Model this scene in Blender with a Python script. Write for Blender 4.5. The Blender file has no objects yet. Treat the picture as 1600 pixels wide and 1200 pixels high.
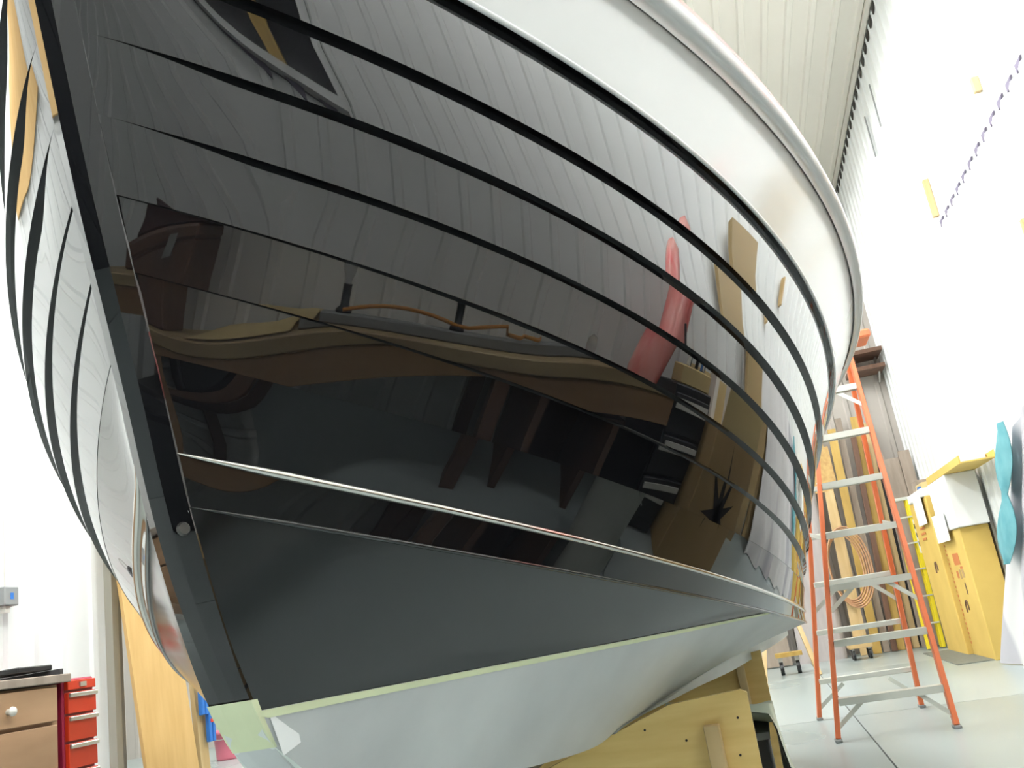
import bpy, bmesh, math, random
from mathutils import Vector, Matrix

random.seed(7)
S = bpy.context.scene
COL = S.collection

# ------------------------------------------------------------------ camera, world, exposure
CAM_H = 0.75
F_PX = 1430.0
def _cam_axes():
    def d(u, v): return Vector((u-800.0, 600.0-v, F_PX))
    up = d(-24, -4530).normalized()                     # vanishing point of the plumb lines
    hy = 600.0 + (up.x*(1185-800) + up.z*F_PX)/up.y
    fy = d(1185, hy).normalized()                       # vanishing point of the wall direction
    rx = fy.cross(up)
    if rx.x < 0: rx = -rx
    return rx, fy, up
RX, FY, UP = _cam_axes()
cam_d = bpy.data.cameras.new('camera')
cam_d.sensor_width = 36.0
cam_d.lens = 36.0*F_PX/1600.0
cam_d.clip_start = 0.02
cam = bpy.data.objects.new('camera', cam_d)
COL.objects.link(cam)
cx = Vector((RX.x, FY.x, UP.x)); cy = Vector((RX.y, FY.y, UP.y)); cz = -Vector((RX.z, FY.z, UP.z))
M3 = Matrix((cx, cy, cz)).transposed()
cam.matrix_world = Matrix.Translation((0, 0, CAM_H)) @ M3.to_4x4()
S.camera = cam

w = bpy.data.worlds.new('world'); S.world = w
w.use_nodes = True
w.node_tree.nodes['Background'].inputs[0].default_value = (0.9, 0.95, 1.0, 1)
w.node_tree.nodes['Background'].inputs[1].default_value = 0.05
S.view_settings.view_transform = 'Standard'
S.view_settings.look = 'None'
S.view_settings.gamma = 1.0
S.view_settings.use_curve_mapping = False
S.view_settings.exposure = 0.0
TUBE = 200.0                                             # radiance of the fluorescent tubes

def ray(u, v):
    d = Vector((u-800.0, 600.0-v, F_PX))
    return Vector((RX.dot(d), FY.dot(d), UP.dot(d))).normalized()
def at_y(u, v, y):
    r = ray(u, v); t = y/r.y
    return Vector((0, 0, CAM_H)) + r*t
def at_x(u, v, x):
    r = ray(u, v); t = x/r.x
    return Vector((0, 0, CAM_H)) + r*t

# ------------------------------------------------------------------ materials
MATS = {}
def mat(name, col, rough=0.6, metal=0.0, spec=0.5, var=0.0, scale=8.0, stretch=(1, 1, 1), col2=None, bump=0.0,
        bscale=None, emit=None, coat=0.0, alpha=1.0, trans=0.0, detail=4.0, rvar=0.0, wave=None):
    if name in MATS: return MATS[name]
    m = bpy.data.materials.new(name); m.use_nodes = True
    nt = m.node_tree; b = nt.nodes['Principled BSDF']
    c = (*col, 1)
    b.inputs['Base Color'].default_value = c
    b.inputs['Roughness'].default_value = rough
    b.inputs['Metallic'].default_value = metal
    b.inputs['Specular IOR Level'].default_value = spec
    b.inputs['Coat Weight'].default_value = coat
    b.inputs['Alpha'].default_value = alpha
    b.inputs['Transmission Weight'].default_value = trans
    if emit:
        b.inputs['Emission Color'].default_value = (*emit[0], 1); b.inputs['Emission Strength'].default_value = emit[1]
    if var or col2 or bump or rvar:
        tc = nt.nodes.new('ShaderNodeTexCoord'); mp = nt.nodes.new('ShaderNodeMapping')
        mp.inputs['Scale'].default_value = stretch
        nt.links.new(tc.outputs['Object'], mp.inputs[0])
        if wave:
            n = nt.nodes.new('ShaderNodeTexWave'); n.wave_type = 'BANDS'; n.bands_direction = wave
            n.inputs['Scale'].default_value = scale; n.inputs['Distortion'].default_value = 6.0
            n.inputs['Detail'].default_value = detail; n.inputs['Detail Scale'].default_value = 0.7
            out = n.outputs['Fac']
        else:
            n = nt.nodes.new('ShaderNodeTexNoise'); n.inputs['Scale'].default_value = scale
            n.inputs['Detail'].default_value = detail; out = n.outputs['Fac']
        nt.links.new(mp.outputs[0], n.inputs['Vector'])
        if var or col2:
            cr = nt.nodes.new('ShaderNodeValToRGB')
            c2 = col2 if col2 else tuple(x*(1-var) for x in col)
            cr.color_ramp.elements[0].position = 0.3; cr.color_ramp.elements[1].position = 0.7
            cr.color_ramp.elements[0].color = (*c2, 1); cr.color_ramp.elements[1].color = c
            nt.links.new(out, cr.inputs[0]); nt.links.new(cr.outputs[0], b.inputs['Base Color'])
        if rvar:
            mr = nt.nodes.new('ShaderNodeMapRange'); mr.inputs[3].default_value = rough-rvar; mr.inputs[4].default_value = rough+rvar
            nt.links.new(out, mr.inputs[0]); nt.links.new(mr.outputs[0], b.inputs['Roughness'])
        if bump:
            n2 = n
            if bscale:
                n2 = nt.nodes.new('ShaderNodeTexNoise'); n2.inputs['Scale'].default_value = bscale
                nt.links.new(mp.outputs[0], n2.inputs['Vector'])
            bp = nt.nodes.new('ShaderNodeBump'); bp.inputs['Strength'].default_value = bump; bp.inputs['Distance'].default_value = 0.01
            nt.links.new(n2.outputs['Fac'], bp.inputs['Height']); nt.links.new(bp.outputs[0], b.inputs['Normal'])
    MATS[name] = m
    return m

mat('white_sheet_metal', (0.80, 0.82, 0.81), 0.45, var=0.04, scale=1.2)
mat('cream_sheet_metal', (0.72, 0.69, 0.62), 0.5, var=0.05, scale=1.0)
mat('grey_sheet_metal', (0.50, 0.46, 0.42), 0.55, var=0.08, scale=1.3)
mat('white_wallboard', (0.82, 0.84, 0.82), 0.7, var=0.03, scale=1.5)
mat('concrete', (0.47, 0.53, 0.525), 0.30, col2=(0.33, 0.40, 0.40), scale=1.3, detail=3, rvar=0.10, stretch=(1, 0.35, 1))
mat('dark_sheet_metal', (0.045, 0.046, 0.05), 0.5, var=0.2, scale=1.5)
mat('joint_dark', (0.10, 0.11, 0.11), 0.8)
mat('black_hull_paint', (0.0055, 0.0055, 0.0065), 0.014, spec=0.5)
mat('black_satin_paint', (0.008, 0.009, 0.010), 0.13, spec=0.75, var=0.3, scale=5, rvar=0.05)
mat('grey_gloss_paint', (0.44, 0.45, 0.44), 0.16, spec=0.5)
mat('white_gloss_paint', (0.78, 0.79, 0.80), 0.15, spec=0.5)
mat('grey_primer', (0.60, 0.61, 0.61), 0.38, col2=(0.47, 0.48, 0.485), scale=4.5, detail=6, rvar=0.08)
mat('pale_primer', (0.74, 0.78, 0.74), 0.45, var=0.12, scale=6)
mat('masking_tape', (0.72, 0.76, 0.50), 0.6, var=0.08, scale=20)
mat('white_tape', (0.85, 0.86, 0.86), 0.6)
mat('varnish_red', (0.42, 0.22, 0.19), 0.3)
mat('bronze', (0.05, 0.048, 0.045), 0.3, metal=0.5)
mat('chrome_strip', (0.62, 0.60, 0.56), 0.14, metal=1.0)
mat('plywood', (0.84, 0.62, 0.25), 0.5, col2=(0.70, 0.47, 0.15), scale=3.0, stretch=(1.2, 1.2, 9.0), detail=5)
mat('plywood_pale', (0.66, 0.43, 0.17), 0.5, col2=(0.57, 0.35, 0.12), scale=3.0, stretch=(6, 6, 0.8), detail=5)
mat('pine', (0.66, 0.49, 0.26), 0.6, col2=(0.52, 0.35, 0.15), scale=5, stretch=(3, 3, 0.4))
mat('pine_yellow', (0.62, 0.42, 0.12), 0.6, col2=(0.48, 0.30, 0.07), scale=5, stretch=(3, 3, 0.4))
mat('wood_brown', (0.17, 0.085, 0.05), 0.6, col2=(0.10, 0.05, 0.03), scale=5, stretch=(3, 3, 0.6))
mat('wood_grey', (0.38, 0.31, 0.25), 0.7, col2=(0.26, 0.21, 0.17), scale=5, stretch=(3, 3, 0.5))
mat('bench_wood', (0.52, 0.40, 0.21), 0.6, col2=(0.33, 0.22, 0.11), scale=3, stretch=(3, 0.5, 3), detail=7)
mat('bench_wood_red', (0.42, 0.25, 0.12), 0.6, col2=(0.28, 0.15, 0.07), scale=4, stretch=(3, 0.5, 3))
mat('cabinet_wood', (0.48, 0.30, 0.17), 0.5, col2=(0.38, 0.22, 0.12), scale=4, stretch=(1, 0.4, 2))
mat('red_enamel', (0.62, 0.045, 0.015), 0.3)
mat('dark_red_enamel', (0.36, 0.02, 0.06), 0.3)
mat('maroon_enamel', (0.07, 0.03, 0.028), 0.4)
mat('steel', (0.55, 0.55, 0.53), 0.3, metal=0.9)
mat('aluminium', (0.70, 0.72, 0.66), 0.38, metal=0.35, var=0.06, scale=10)
mat('orange_fibreglass', (0.72, 0.15, 0.04), 0.45, col2=(0.66, 0.20, 0.09), scale=3, stretch=(1, 1, 0.5))
mat('yellow_fibreglass', (0.78, 0.62, 0.02), 0.4)
mat('cardboard', (0.50, 0.33, 0.15), 0.75, col2=(0.43, 0.27, 0.11), scale=3)
mat('cardboard_yellow', (0.74, 0.52, 0.14), 0.7, col2=(0.66, 0.45, 0.11), scale=3)
mat('cardboard_flap', (0.62, 0.47, 0.22), 0.75)
mat('print_black', (0.02, 0.015, 0.015), 0.7)
mat('print_red', (0.60, 0.20, 0.06), 0.7)
mat('paper_white', (0.86, 0.87, 0.85), 0.7)
mat('white_plastic', (0.74, 0.72, 0.66), 0.45)
mat('black_plastic', (0.012, 0.013, 0.015), 0.4)
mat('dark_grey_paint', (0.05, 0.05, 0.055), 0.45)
mat('grey_paint', (0.27, 0.28, 0.28), 0.5)
mat('olive_trim', (0.38, 0.37, 0.31), 0.5)
mat('red_plastic_wrap', (0.86, 0.16, 0.16), 0.2, col2=(0.90, 0.45, 0.40), scale=9, stretch=(1, 1, 0.5), bump=0.5, bscale=16)
mat('blue_plastic', (0.03, 0.17, 0.55), 0.35)
mat('pink_plastic', (0.62, 0.16, 0.22), 0.4)
mat('teal_cloth', (0.17, 0.42, 0.46), 0.85, col2=(0.09, 0.31, 0.36), scale=7, detail=4)
mat('orange_rubber', (0.62, 0.25, 0.03), 0.5)
mat('rope_tan', (0.48, 0.27, 0.15), 0.6)
mat('glass_bulb', (0.9, 0.9, 0.9), 0.05, trans=0.8)
mat('green_plastic_sheet', (0.62, 0.70, 0.55), 0.35, var=0.12, scale=7)
mat('grey_wrap', (0.50, 0.46, 0.45), 0.3, col2=(0.40, 0.36, 0.36), scale=3, stretch=(4, 4, 0.5), bump=0.3, bscale=9)
mat('tan_door', (0.38, 0.27, 0.12), 0.45, var=0.12, scale=2)
mat('rubber_mat', (0.20, 0.21, 0.18), 0.8, var=0.2, scale=30)
mat('shadow_grey', (0.17, 0.15, 0.21), 0.9)  # shadow tone given as base colour, for the wall teeth
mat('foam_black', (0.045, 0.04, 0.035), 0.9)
mat('tube_glow', (1, 1, 1), 0.5, emit=((0.985, 1.0, 0.985), TUBE))
mat('osb', (0.62, 0.42, 0.17), 0.7, col2=(0.46, 0.27, 0.09), scale=22, detail=3)
def cloth_material():
    m = bpy.data.materials.new('white_cloth'); m.use_nodes = True
    nt = m.node_tree; b = nt.nodes['Principled BSDF']; b.inputs['Roughness'].default_value = 0.8
    tc = nt.nodes.new('ShaderNodeTexCoord'); n = nt.nodes.new('ShaderNodeTexNoise')
    mp = nt.nodes.new('ShaderNodeMapping'); mp.inputs['Scale'].default_value = (0.0, 2.1, 0.35)
    n.inputs['Scale'].default_value = 1.0; n.inputs['Detail'].default_value = 1.5
    nt.links.new(tc.outputs['Object'], mp.inputs[0]); nt.links.new(mp.outputs[0], n.inputs['Vector'])
    cr = nt.nodes.new('ShaderNodeValToRGB')
    e = cr.color_ramp.elements; e[0].position = 0.42; e[0].color = (0.52, 0.51, 0.55, 1); e[1].position = 0.50; e[1].color = (0.74, 0.73, 0.73, 1)
    nt.links.new(n.outputs['Fac'], cr.inputs[0]); nt.links.new(cr.outputs[0], b.inputs['Base Color'])
    MATS['white_cloth'] = m
cloth_material()

# ------------------------------------------------------------------ mesh helpers
class MB:
    def __init__(s): s.v = []; s.f = []; s.sm = []
    def add(s, vs, fs, smooth=False):
        o = len(s.v); s.v += [tuple(x) for x in vs]
        for q in fs: s.f.append([i+o for i in q]); s.sm.append(smooth)
        return s
    def box(s, c, d, rot=None, bev=0.0):
        hx, hy, hz = d[0]/2, d[1]/2, d[2]/2
        if bev > 0:
            b = min(bev, hx*0.9, hy*0.9, hz*0.9)
            bm = bmesh.new(); bmesh.ops.create_cube(bm, size=1.0)
            for vv in bm.verts: vv.co = Vector((vv.co.x*d[0], vv.co.y*d[1], vv.co.z*d[2]))
            bmesh.ops.bevel(bm, geom=list(bm.edges), offset=b, segments=1, affect='EDGES')
            bm.verts.index_update()
            vs = [vv.co.copy() for vv in bm.verts]; fs = [[q.index for q in f.verts] for f in bm.faces]; bm.free()
        else:
            vs = [Vector((x, y, z)) for z in (-hz, hz) for y in (-hy, hy) for x in (-hx, hx)]
            fs = [(0, 2, 3, 1), (4, 5, 7, 6), (0, 1, 5, 4), (2, 6, 7, 3), (0, 4, 6, 2), (1, 3, 7, 5)]
        if rot is not None: vs = [rot @ q for q in vs]
        return s.add([q+Vector(c) for q in vs], fs)
    def bb(s, x0, x1, y0, y1, z0, z1, bev=0.0):
        return s.box(((x0+x1)/2, (y0+y1)/2, (z0+z1)/2), (abs(x1-x0), abs(y1-y0), abs(z1-z0)), None, bev)
    def beam(s, a, b, wx, wy, side=Vector((1, 0, 0)), bev=0.0):
        a = Vector(a); b = Vector(b); z = (b-a); L = z.length; z.normalize()
        x = (side - z*side.dot(z)).normalized(); y = z.cross(x)
        R = Matrix((x, y, z)).transposed()
        return s.box((a+b)/2, (wx, wy, L), R, bev)
    def cyl(s, a, b, r0, r1=None, n=12, cap=True, smooth=True):
        if r1 is None: r1 = r0
        a = Vector(a); b = Vector(b); z = (b-a).normalized()
        x = z.orthogonal().normalized(); y = z.cross(x)
        vs = []
        for p, r in ((a, r0), (b, r1)):
            for i in range(n):
                t = 2*math.pi*i/n; vs.append(p + x*(r*math.cos(t)) + y*(r*math.sin(t)))
        s.add(vs, [(i, (i+1) % n, n+(i+1) % n, n+i) for i in range(n)], smooth)
        if cap:
            s.add(vs[:n], [tuple(reversed(range(n)))]); s.add(vs[n:], [tuple(range(n))])
        return s
    def lathe(s, c, prof, n=20, smooth=True, M=None):
        vs = []; fs = []
        for (r, z) in prof:
            for i in range(n):
                t = 2*math.pi*i/n; p = Vector((r*math.cos(t), r*math.sin(t), z))
                if M is not None: p = M @ p
                vs.append(p+Vector(c))
        for k in range(len(prof)-1):
            for i in range(n): fs.append((k*n+i, k*n+(i+1) % n, (k+1)*n+(i+1) % n, (k+1)*n+i))
        return s.add(vs, fs, smooth)
    def tube(s, pts, r, n=8, closed=False, taper=0):
        pts = [Vector(p) for p in pts]; m = len(pts); vs = []; fs = []
        pn = None
        for i in range(m):
            if closed: d = (pts[(i+1) % m]-pts[i-1]).normalized()
            else: d = (pts[min(i+1, m-1)]-pts[max(i-1, 0)]).normalized()
            x = d.orthogonal().normalized() if pn is None else (pn - d*pn.dot(d)).normalized()
            pn = x; y = d.cross(x)
            rr = r*min(1.0, (i+0.02)/taper) if taper else r
            for k in range(n):
                t = 2*math.pi*k/n; vs.append(pts[i]+x*(rr*math.cos(t))+y*(rr*math.sin(t)))
        for i in range(m if closed else m-1):
            j = (i+1) % m
            for k in range(n): fs.append((i*n+k, i*n+(k+1) % n, j*n+(k+1) % n, j*n+k))
        return s.add(vs, fs, True)
    def grid(s, rows, smooth=True, flip=False):
        n = len(rows[0]); vs = [p for r in rows for p in r]; fs = []
        for i in range(len(rows)-1):
            for k in range(n-1):
                q = (i*n+k, i*n+k+1, (i+1)*n+k+1, (i+1)*n+k)
                fs.append(tuple(reversed(q)) if flip else q)
        return s.add(vs, fs, smooth)
    def prism(s, poly, axis, a, b):
        # poly in the plane perpendicular to axis (0:x -> (y,z), 1:y -> (x,z), 2:z -> (x,y))
        def P(p, t): return ((t, p[0], p[1]), (p[0], t, p[1]), (p[0], p[1], t))[axis]
        n = len(poly); vs = [P(p, a) for p in poly]+[P(p, b) for p in poly]
        fs = [tuple(range(n)), tuple(reversed(range(n, 2*n)))]+[(i, n+i, n+(i+1) % n, (i+1) % n) for i in range(n)]
        return s.add(vs, fs)
    def mesh(s, name, m):
        me = bpy.data.meshes.new(name); me.from_pydata(s.v, [], s.f)
        for p, q in zip(me.polygons, s.sm): p.use_smooth = q
        me.materials.append(MATS[m])
        bm = bmesh.new(); bm.from_mesh(me); bmesh.ops.recalc_face_normals(bm, faces=bm.faces); bm.to_mesh(me); bm.free()
        return me
    def build(s, name, m, parent=None, label=None):
        o = bpy.data.objects.new(name, s.mesh(name, m)); COL.objects.link(o)
        if parent is not None:
            o.parent = parent; o.matrix_parent_inverse = parent.matrix_world.inverted()
        if label: o['label'] = label
        return o
def place(me, name, parent, M):
    o = bpy.data.objects.new(name, me); COL.objects.link(o)
    o.parent = parent
    o.matrix_local = (parent.matrix_world.inverted() @ M) if parent is not None else M
    return o
def empty(name, loc=(0, 0, 0)):
    o = bpy.data.objects.new(name, None); o.location = loc; COL.objects.link(o)
    o.matrix_world = Matrix.Translation(loc); o.empty_display_size = 0.05
    return o
def tag(o, label, cat, group=None):
    o['label'] = label; o['category'] = cat
    if group: o['group'] = group
    return o
def thing(name, label, cat, loc=(0, 0, 0), group=None): return tag(empty(name, loc), label, cat, group)
def struct(o): o['kind'] = 'structure'; return o
def RZ(a): return Matrix.Rotation(a, 4, 'Z')
T4 = Matrix.Translation

# ------------------------------------------------------------------ the room
WX = 1.98; Y0, Y1 = -4.7, 11.3; XL = -9.02; HC = 5.40
def panel_mesh(name, L, m, wd=1.0, pitch=0.2, rh=0.016):
    # ribbed sheet: width along x, ribs stand out along -y, length along z
    prof = []
    n = int(round(wd/pitch))
    for i in range(n):
        c = i*pitch+pitch*0.5
        prof += [(c-0.034, 0), (c-0.020, -rh), (c+0.020, -rh), (c+0.034, 0)]
    prof = [(0, 0)]+prof+[(wd, 0)]
    b = MB()
    b.grid([[Vector((x, y, 0)) for x, y in prof], [Vector((x, y, L)) for x, y in prof]], smooth=False)
    return b.mesh(name, m)

fl = struct(empty('floor'))
slab = MB().bb(-0.5, 0.5, -0.5, 0.5, -0.12, 0.0).mesh('floor_slab', 'concrete')
xs = [XL, -5.2, -2.4, 0.40, WX+0.05]; ys = [Y0, -1.1, 2.5, 6.1, 9.2, Y1+0.05]
for i in range(len(xs)-1):
    for j in range(len(ys)-1):
        o = place(slab, 'floor_slab', fl, T4(((xs[i]+xs[i+1])/2, (ys[j]+ys[j+1])/2, 0)) @ Matrix.Diagonal((xs[i+1]-xs[i]-0.008, ys[j+1]-ys[j]-0.008, 1, 1)))
MB().bb(XL, WX, Y0, Y1, -0.14, -0.006).build('joint_filler', 'joint_dark', fl)

ce = struct(empty('ceiling', (0, 0, HC)))
cp = panel_mesh('ceiling_panel', Y1-Y0, 'cream_sheet_metal', rh=0.022)
for i in range(11):
    place(cp, 'ceiling_panel', ce, Matrix(((1, 0, 0, XL+i), (0, 0, 1, Y0), (0, 1, 0, HC), (0, 0, 0, 1))))
MB().bb(XL, WX, Y0, Y1, HC+0.03, HC+0.06).build('roof_deck', 'grey_sheet_metal', ce)
MB().bb(WX-0.07, WX-0.03, Y0, Y1, HC-0.045, HC-0.001).build('eave_flashing', 'cream_sheet_metal', ce)

WIN = (-1.3, 0.7, 2.78, 3.70)
wr = struct(empty('wall_right', (WX, 0, 0)))
pf = panel_mesh('wall_panel', HC, 'white_sheet_metal'); pl = panel_mesh('wall_panel_short', WIN[2], 'white_sheet_metal')
pt = panel_mesh('wall_panel_top', HC-WIN[3], 'white_sheet_metal')
def wall_r(me, y, z=0):   # sheet lies in the plane x = WX, ribs towards -x
    place(me, 'wall_panel', wr, Matrix(((0, 1, 0, WX), (1, 0, 0, y), (0, 0, 1, z), (0, 0, 0, 1))))
for i in range(17):
    y = -5.3+i
    if WIN[0]-0.01 <= y < WIN[1]-0.01: wall_r(pl, y); wall_r(pt, y, WIN[3])
    else: wall_r(pf, y)
MB().bb(WX+0.5, WX+0.55, Y0, Y1, 0, HC).build('wall_backing', 'grey_sheet_metal', wr)
tooth = MB().prism([(-0.055, 0), (0.055, 0), (0.055, -0.05), (-0.005, -0.035)], 0, -0.012, 0.0)  # dark wedges imitating the sawtooth shadows between ribs and sheet lap
tooth_me = tooth.mesh('shadow_tooth', 'shadow_grey')
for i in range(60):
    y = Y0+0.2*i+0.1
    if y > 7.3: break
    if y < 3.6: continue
    place(tooth_me, 'shadow_tooth', wr, T4((WX-0.004, y, 3.33)))
for i in range(10): place(tooth_me, 'shadow_tooth', wr, T4((WX-0.004, WIN[0]+0.1+0.2*i, WIN[2]-0.052)))
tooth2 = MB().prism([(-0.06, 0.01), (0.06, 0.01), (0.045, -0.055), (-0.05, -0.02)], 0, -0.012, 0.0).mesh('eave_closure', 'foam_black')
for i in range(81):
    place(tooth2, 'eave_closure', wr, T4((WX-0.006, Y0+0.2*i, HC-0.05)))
# opening high in the right wall, a dark loft behind it
w1 = struct(empty('window_1', (WX, -0.3, WIN[2])))
fr = MB()
y0, y1, z0, z1 = WIN
fr.bb(WX-0.05, WX+0.02, y0-0.04, y1+0.04, z0-0.05, z0); fr.bb(WX-0.05, WX+0.02, y0-0.04, y1+0.04, z1, z1+0.05)
fr.bb(WX-0.05, WX+0.02, y0-0.04, y0, z0, z1); fr.bb(WX-0.05, WX+0.02, y1, y1+0.04, z0, z1)
fr.build('window_frame', 'white_sheet_metal', w1)
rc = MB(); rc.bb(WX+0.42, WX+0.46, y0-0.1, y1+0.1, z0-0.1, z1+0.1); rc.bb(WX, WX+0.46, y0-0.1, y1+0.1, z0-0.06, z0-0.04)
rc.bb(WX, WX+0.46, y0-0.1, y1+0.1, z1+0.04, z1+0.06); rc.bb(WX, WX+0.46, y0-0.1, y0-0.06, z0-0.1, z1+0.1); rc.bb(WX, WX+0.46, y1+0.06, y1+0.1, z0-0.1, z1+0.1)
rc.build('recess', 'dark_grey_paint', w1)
for yy in (-0.62, 0.36):
    MB().bb(WX+0.03, WX+0.09, yy-0.045, yy+0.045, z0-0.04, z1+0.04).build('stud', 'pine_yellow', w1)
MB().bb(WX+0.03, WX+0.10, y0, y1, z0-0.02, z0+0.05).build('sill_board', 'wood_grey', w1)

wb = struct(empty('wall_back', (0, Y1, 0)))
pb = panel_mesh('wall_panel_grey', HC, 'grey_sheet_metal')
for i in range(11): place(pb, 'wall_panel', wb, T4((XL+i, Y1, 0)))
wf_ = struct(empty('wall_front', (0, Y0, 0)))
for i in range(11): place(panel_mesh('wall_panel_dark', HC, 'dark_sheet_metal') if i == 0 else bpy.data.meshes['wall_panel_dark'], 'wall_panel', wf_, Matrix(((-1, 0, 0, XL+i+1), (0, -1, 0, Y0), (0, 0, 1, 0), (0, 0, 0, 1))))
XP = -3.5; YP = 4.54
pw = struct(empty('wall_left', (XP, 0, 0)))
MB().bb(XP-0.14, XP-0.021, Y0, YP, 0, HC-0.03).build('wallboard', 'white_wallboard', pw)
plw = panel_mesh('wall_panel_left', HC-0.03, 'white_sheet_metal')
for i in range(9): place(plw, 'wall_panel', pw, Matrix(((0, -1, 0, XP-0.019), (-1, 0, 0, YP-i), (0, 0, 1, 0), (0, 0, 0, 1))))
MB().bb(XL, XP-0.14, YP-0.14, YP, 0, HC-0.03).build('wallboard', 'white_wallboard', pw)
MB().bb(XL-0.05, XL, Y0, Y1, 0, HC).build('wallboard', 'white_wallboard', pw)
tr = struct(empty('trim_1', (XP, YP, 0)))
MB().bb(XP-0.16, XP+0.03, YP, YP+0.05, 0, 2.9).build('jamb_board', 'olive_trim', tr)
MB().bb(XP-0.16, XP-0.01, YP+0.05, YP+0.13, 0, 2.9).build('jamb_stop', 'grey_paint', tr)

# fluorescent strips under the ceiling
def strip_light(x, y, z, label):
    t = thing('fluorescent_light', label, 'light', (x, y, z), 'fluorescent strips under the ceiling')
    MB().bb(x-0.06, x+0.06, y-0.62, y+0.62, z+0.05, z+0.11, 0.01).build('housing', 'white_gloss_paint', t)
    MB().prism([(x-0.17, z-0.005), (x-0.06, z+0.05), (x+0.06, z+0.05), (x+0.17, z-0.005), (x+0.17, z), (x+0.062, z+0.056), (x-0.062, z+0.056), (x-0.17, z)], 1, y-0.62, y+0.62).build('reflector', 'white_gloss_paint', t)
    for dx in (-0.04, 0.04):
        MB().cyl((x+dx, y-0.59, z), (x+dx, y+0.59, z), 0.019, n=8).build('tube', 'tube_glow', t)
    for dy in (-0.4, 0.4):
        MB().cyl((x, y+dy, z+0.11), (x, y+dy, HC-0.002), 0.004, n=6).build('hanger', 'steel', t)
LAB = 'white fluorescent strip light with two glowing tubes hung under the ceiling'
for (x, y) in ((0.85, -3.2), (0.85, -1.1), (0.85, 1.0), (0.85, 3.1), (0.6, 5.0), (-0.6, 7.2), (-0.9, 9.4)):
    strip_light(x, y, 5.0, LAB)
for y in (-2.5, 0.0, 1.7, 3.4, 6.2, 9.0):
    strip_light(-2.3, y, 5.0, LAB)
for y in (6.5, 9.2):
    strip_light(-5.8, y, 5.0, LAB)

# ------------------------------------------------------------------ the boat
# each longitudinal line: z0, y0, beam, fullness, length, a1, a2, a3 (from rail down to chine)
HL = [[1.6546, 0.4776, 1.3517, 2.4644, 4.4354, 0.5991, -1.2504, 0.6901],
      [1.4959, 0.5123, 1.1071, 3.0484, 4.2038, 0.2053, -1.238, 0.9102],
      [1.3891, 0.5444, 0.948, 3.6419, 3.8497, -0.1246, -1.1575, 1.1126],
      [1.3116, 0.5782, 0.852, 4.1892, 3.5643, -0.3591, -0.9857, 1.1693],
      [1.2413, 0.6044, 0.8166, 4.3929, 3.5698, -0.5171, -0.7449, 1.0952],
      [1.1737, 0.6256, 0.8054, 4.3385, 3.6928, -0.6228, -0.4497, 0.9065],
      [1.1086, 0.65, 0.7985, 4.1891, 3.796, -0.7217, -0.0762, 0.6268],
      [1.0396, 0.6725, 0.8023, 3.89, 3.9183, -0.805, 0.2996, 0.3301],
      [0.954, 0.7256, 0.815, 3.6574, 4.0692, -0.8584, 0.6544, 0.0737],
      [0.9068, 0.7308, 0.8398, 3.4896, 4.3376, -0.8661, 0.8566, -0.2039]]
BX, YAW, W0 = -0.48878, 0.07839, 0.02
STEM = [(1.337, 0.577), (1.175, 0.626), (1.013, 0.685), (0.902, 0.723), (0.80, 0.771), (0.73, 0.815), (0.674, 0.872), (0.63, 0.955)]
def interp(tab, x):
    # piecewise linear with end extrapolation; tab sorted by key ascending
    if x <= tab[0][0]: a, b = tab[0], tab[1]
    elif x >= tab[-1][0]: a, b = tab[-2], tab[-1]
    else:
        for a, b in zip(tab, tab[1:]):
            if a[0] <= x <= b[0]: break
    f = (x-a[0])/(b[0]-a[0]); return a[1]+(b[1]-a[1])*f
def smooth_tab(tab, n=8):
    # Catmull-Rom densify
    out = []
    for i in range(len(tab)-1):
        p0 = tab[max(i-1, 0)]; p1 = tab[i]; p2 = tab[i+1]; p3 = tab[min(i+2, len(tab)-1)]
        for k in range(n):
            t = k/n
            out.append(tuple(0.5*((2*p1[j])+(-p0[j]+p2[j])*t+(2*p0[j]-5*p1[j]+4*p2[j]-p3[j])*t*t+(-p0[j]+3*p1[j]-3*p2[j]+p3[j])*t**3) for j in range(len(p1))))
    return out+[tab[-1]]
STEM_Y = smooth_tab(sorted((z, y) for z, y in STEM))
def stem_y(z): return interp(STEM_Y, z)
TMAX = 1.0; TF = 0.68
def hull_pt(k, t):
    # boat frame: half breadth b, distance y, height z
    z0, y0, B, p, L, a1, a2, a3 = HL[k]
    b = W0+B*(1-abs(1-t)**p)
    zf = lambda q: z0+a1*q+a2*q*q+a3*q**3
    if k >= 2 and t > TF:
        sl = a1+2*a2*TF+3*a3*TF*TF
        z = zf(TF)+sl*0.12*(1-math.exp(-(t-TF)/0.12))
    else: z = zf(t)
    y = y0+L*t+(stem_y(z0)-y0)*math.exp(-t/0.01)
    return b, y, z
CS, SN = math.cos(YAW), math.sin(YAW)
def W(b, y, z, sg=1):
    X = sg*b; Y = y-0.7
    return Vector((BX+X*CS-Y*SN, 0.7+X*SN+Y*CS, z))
NT = 130
TS = [TMAX*(i/(NT-1))**1.55 for i in range(NT)]
def frame_line(k): return [Vector(hull_pt(k, t)) for t in TS]       # (b, y, z)
LN = [frame_line(k) for k in range(10)]
TH = [0.009]*7+[0.0008, 0.0, 0.0]
boat = thing('lapstrake_boat', 'glossy black lapstrake boat hull with a pale grey sheer strake, on plywood supports', 'boat', W(0, 2.2, 0.4))
def sstep(q): q = min(max(q, 0), 1); return q*q*(3-2*q)
def outward(a, b, i, A):
    d = A[min(i+1, NT-1)]-A[max(i-1, 0)]
    n = d.cross(b-a)
    if n.x < 0: n = -n
    return n.normalized() if n.length > 1e-9 else Vector((1, 0, 0))
ROWS = 5
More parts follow.
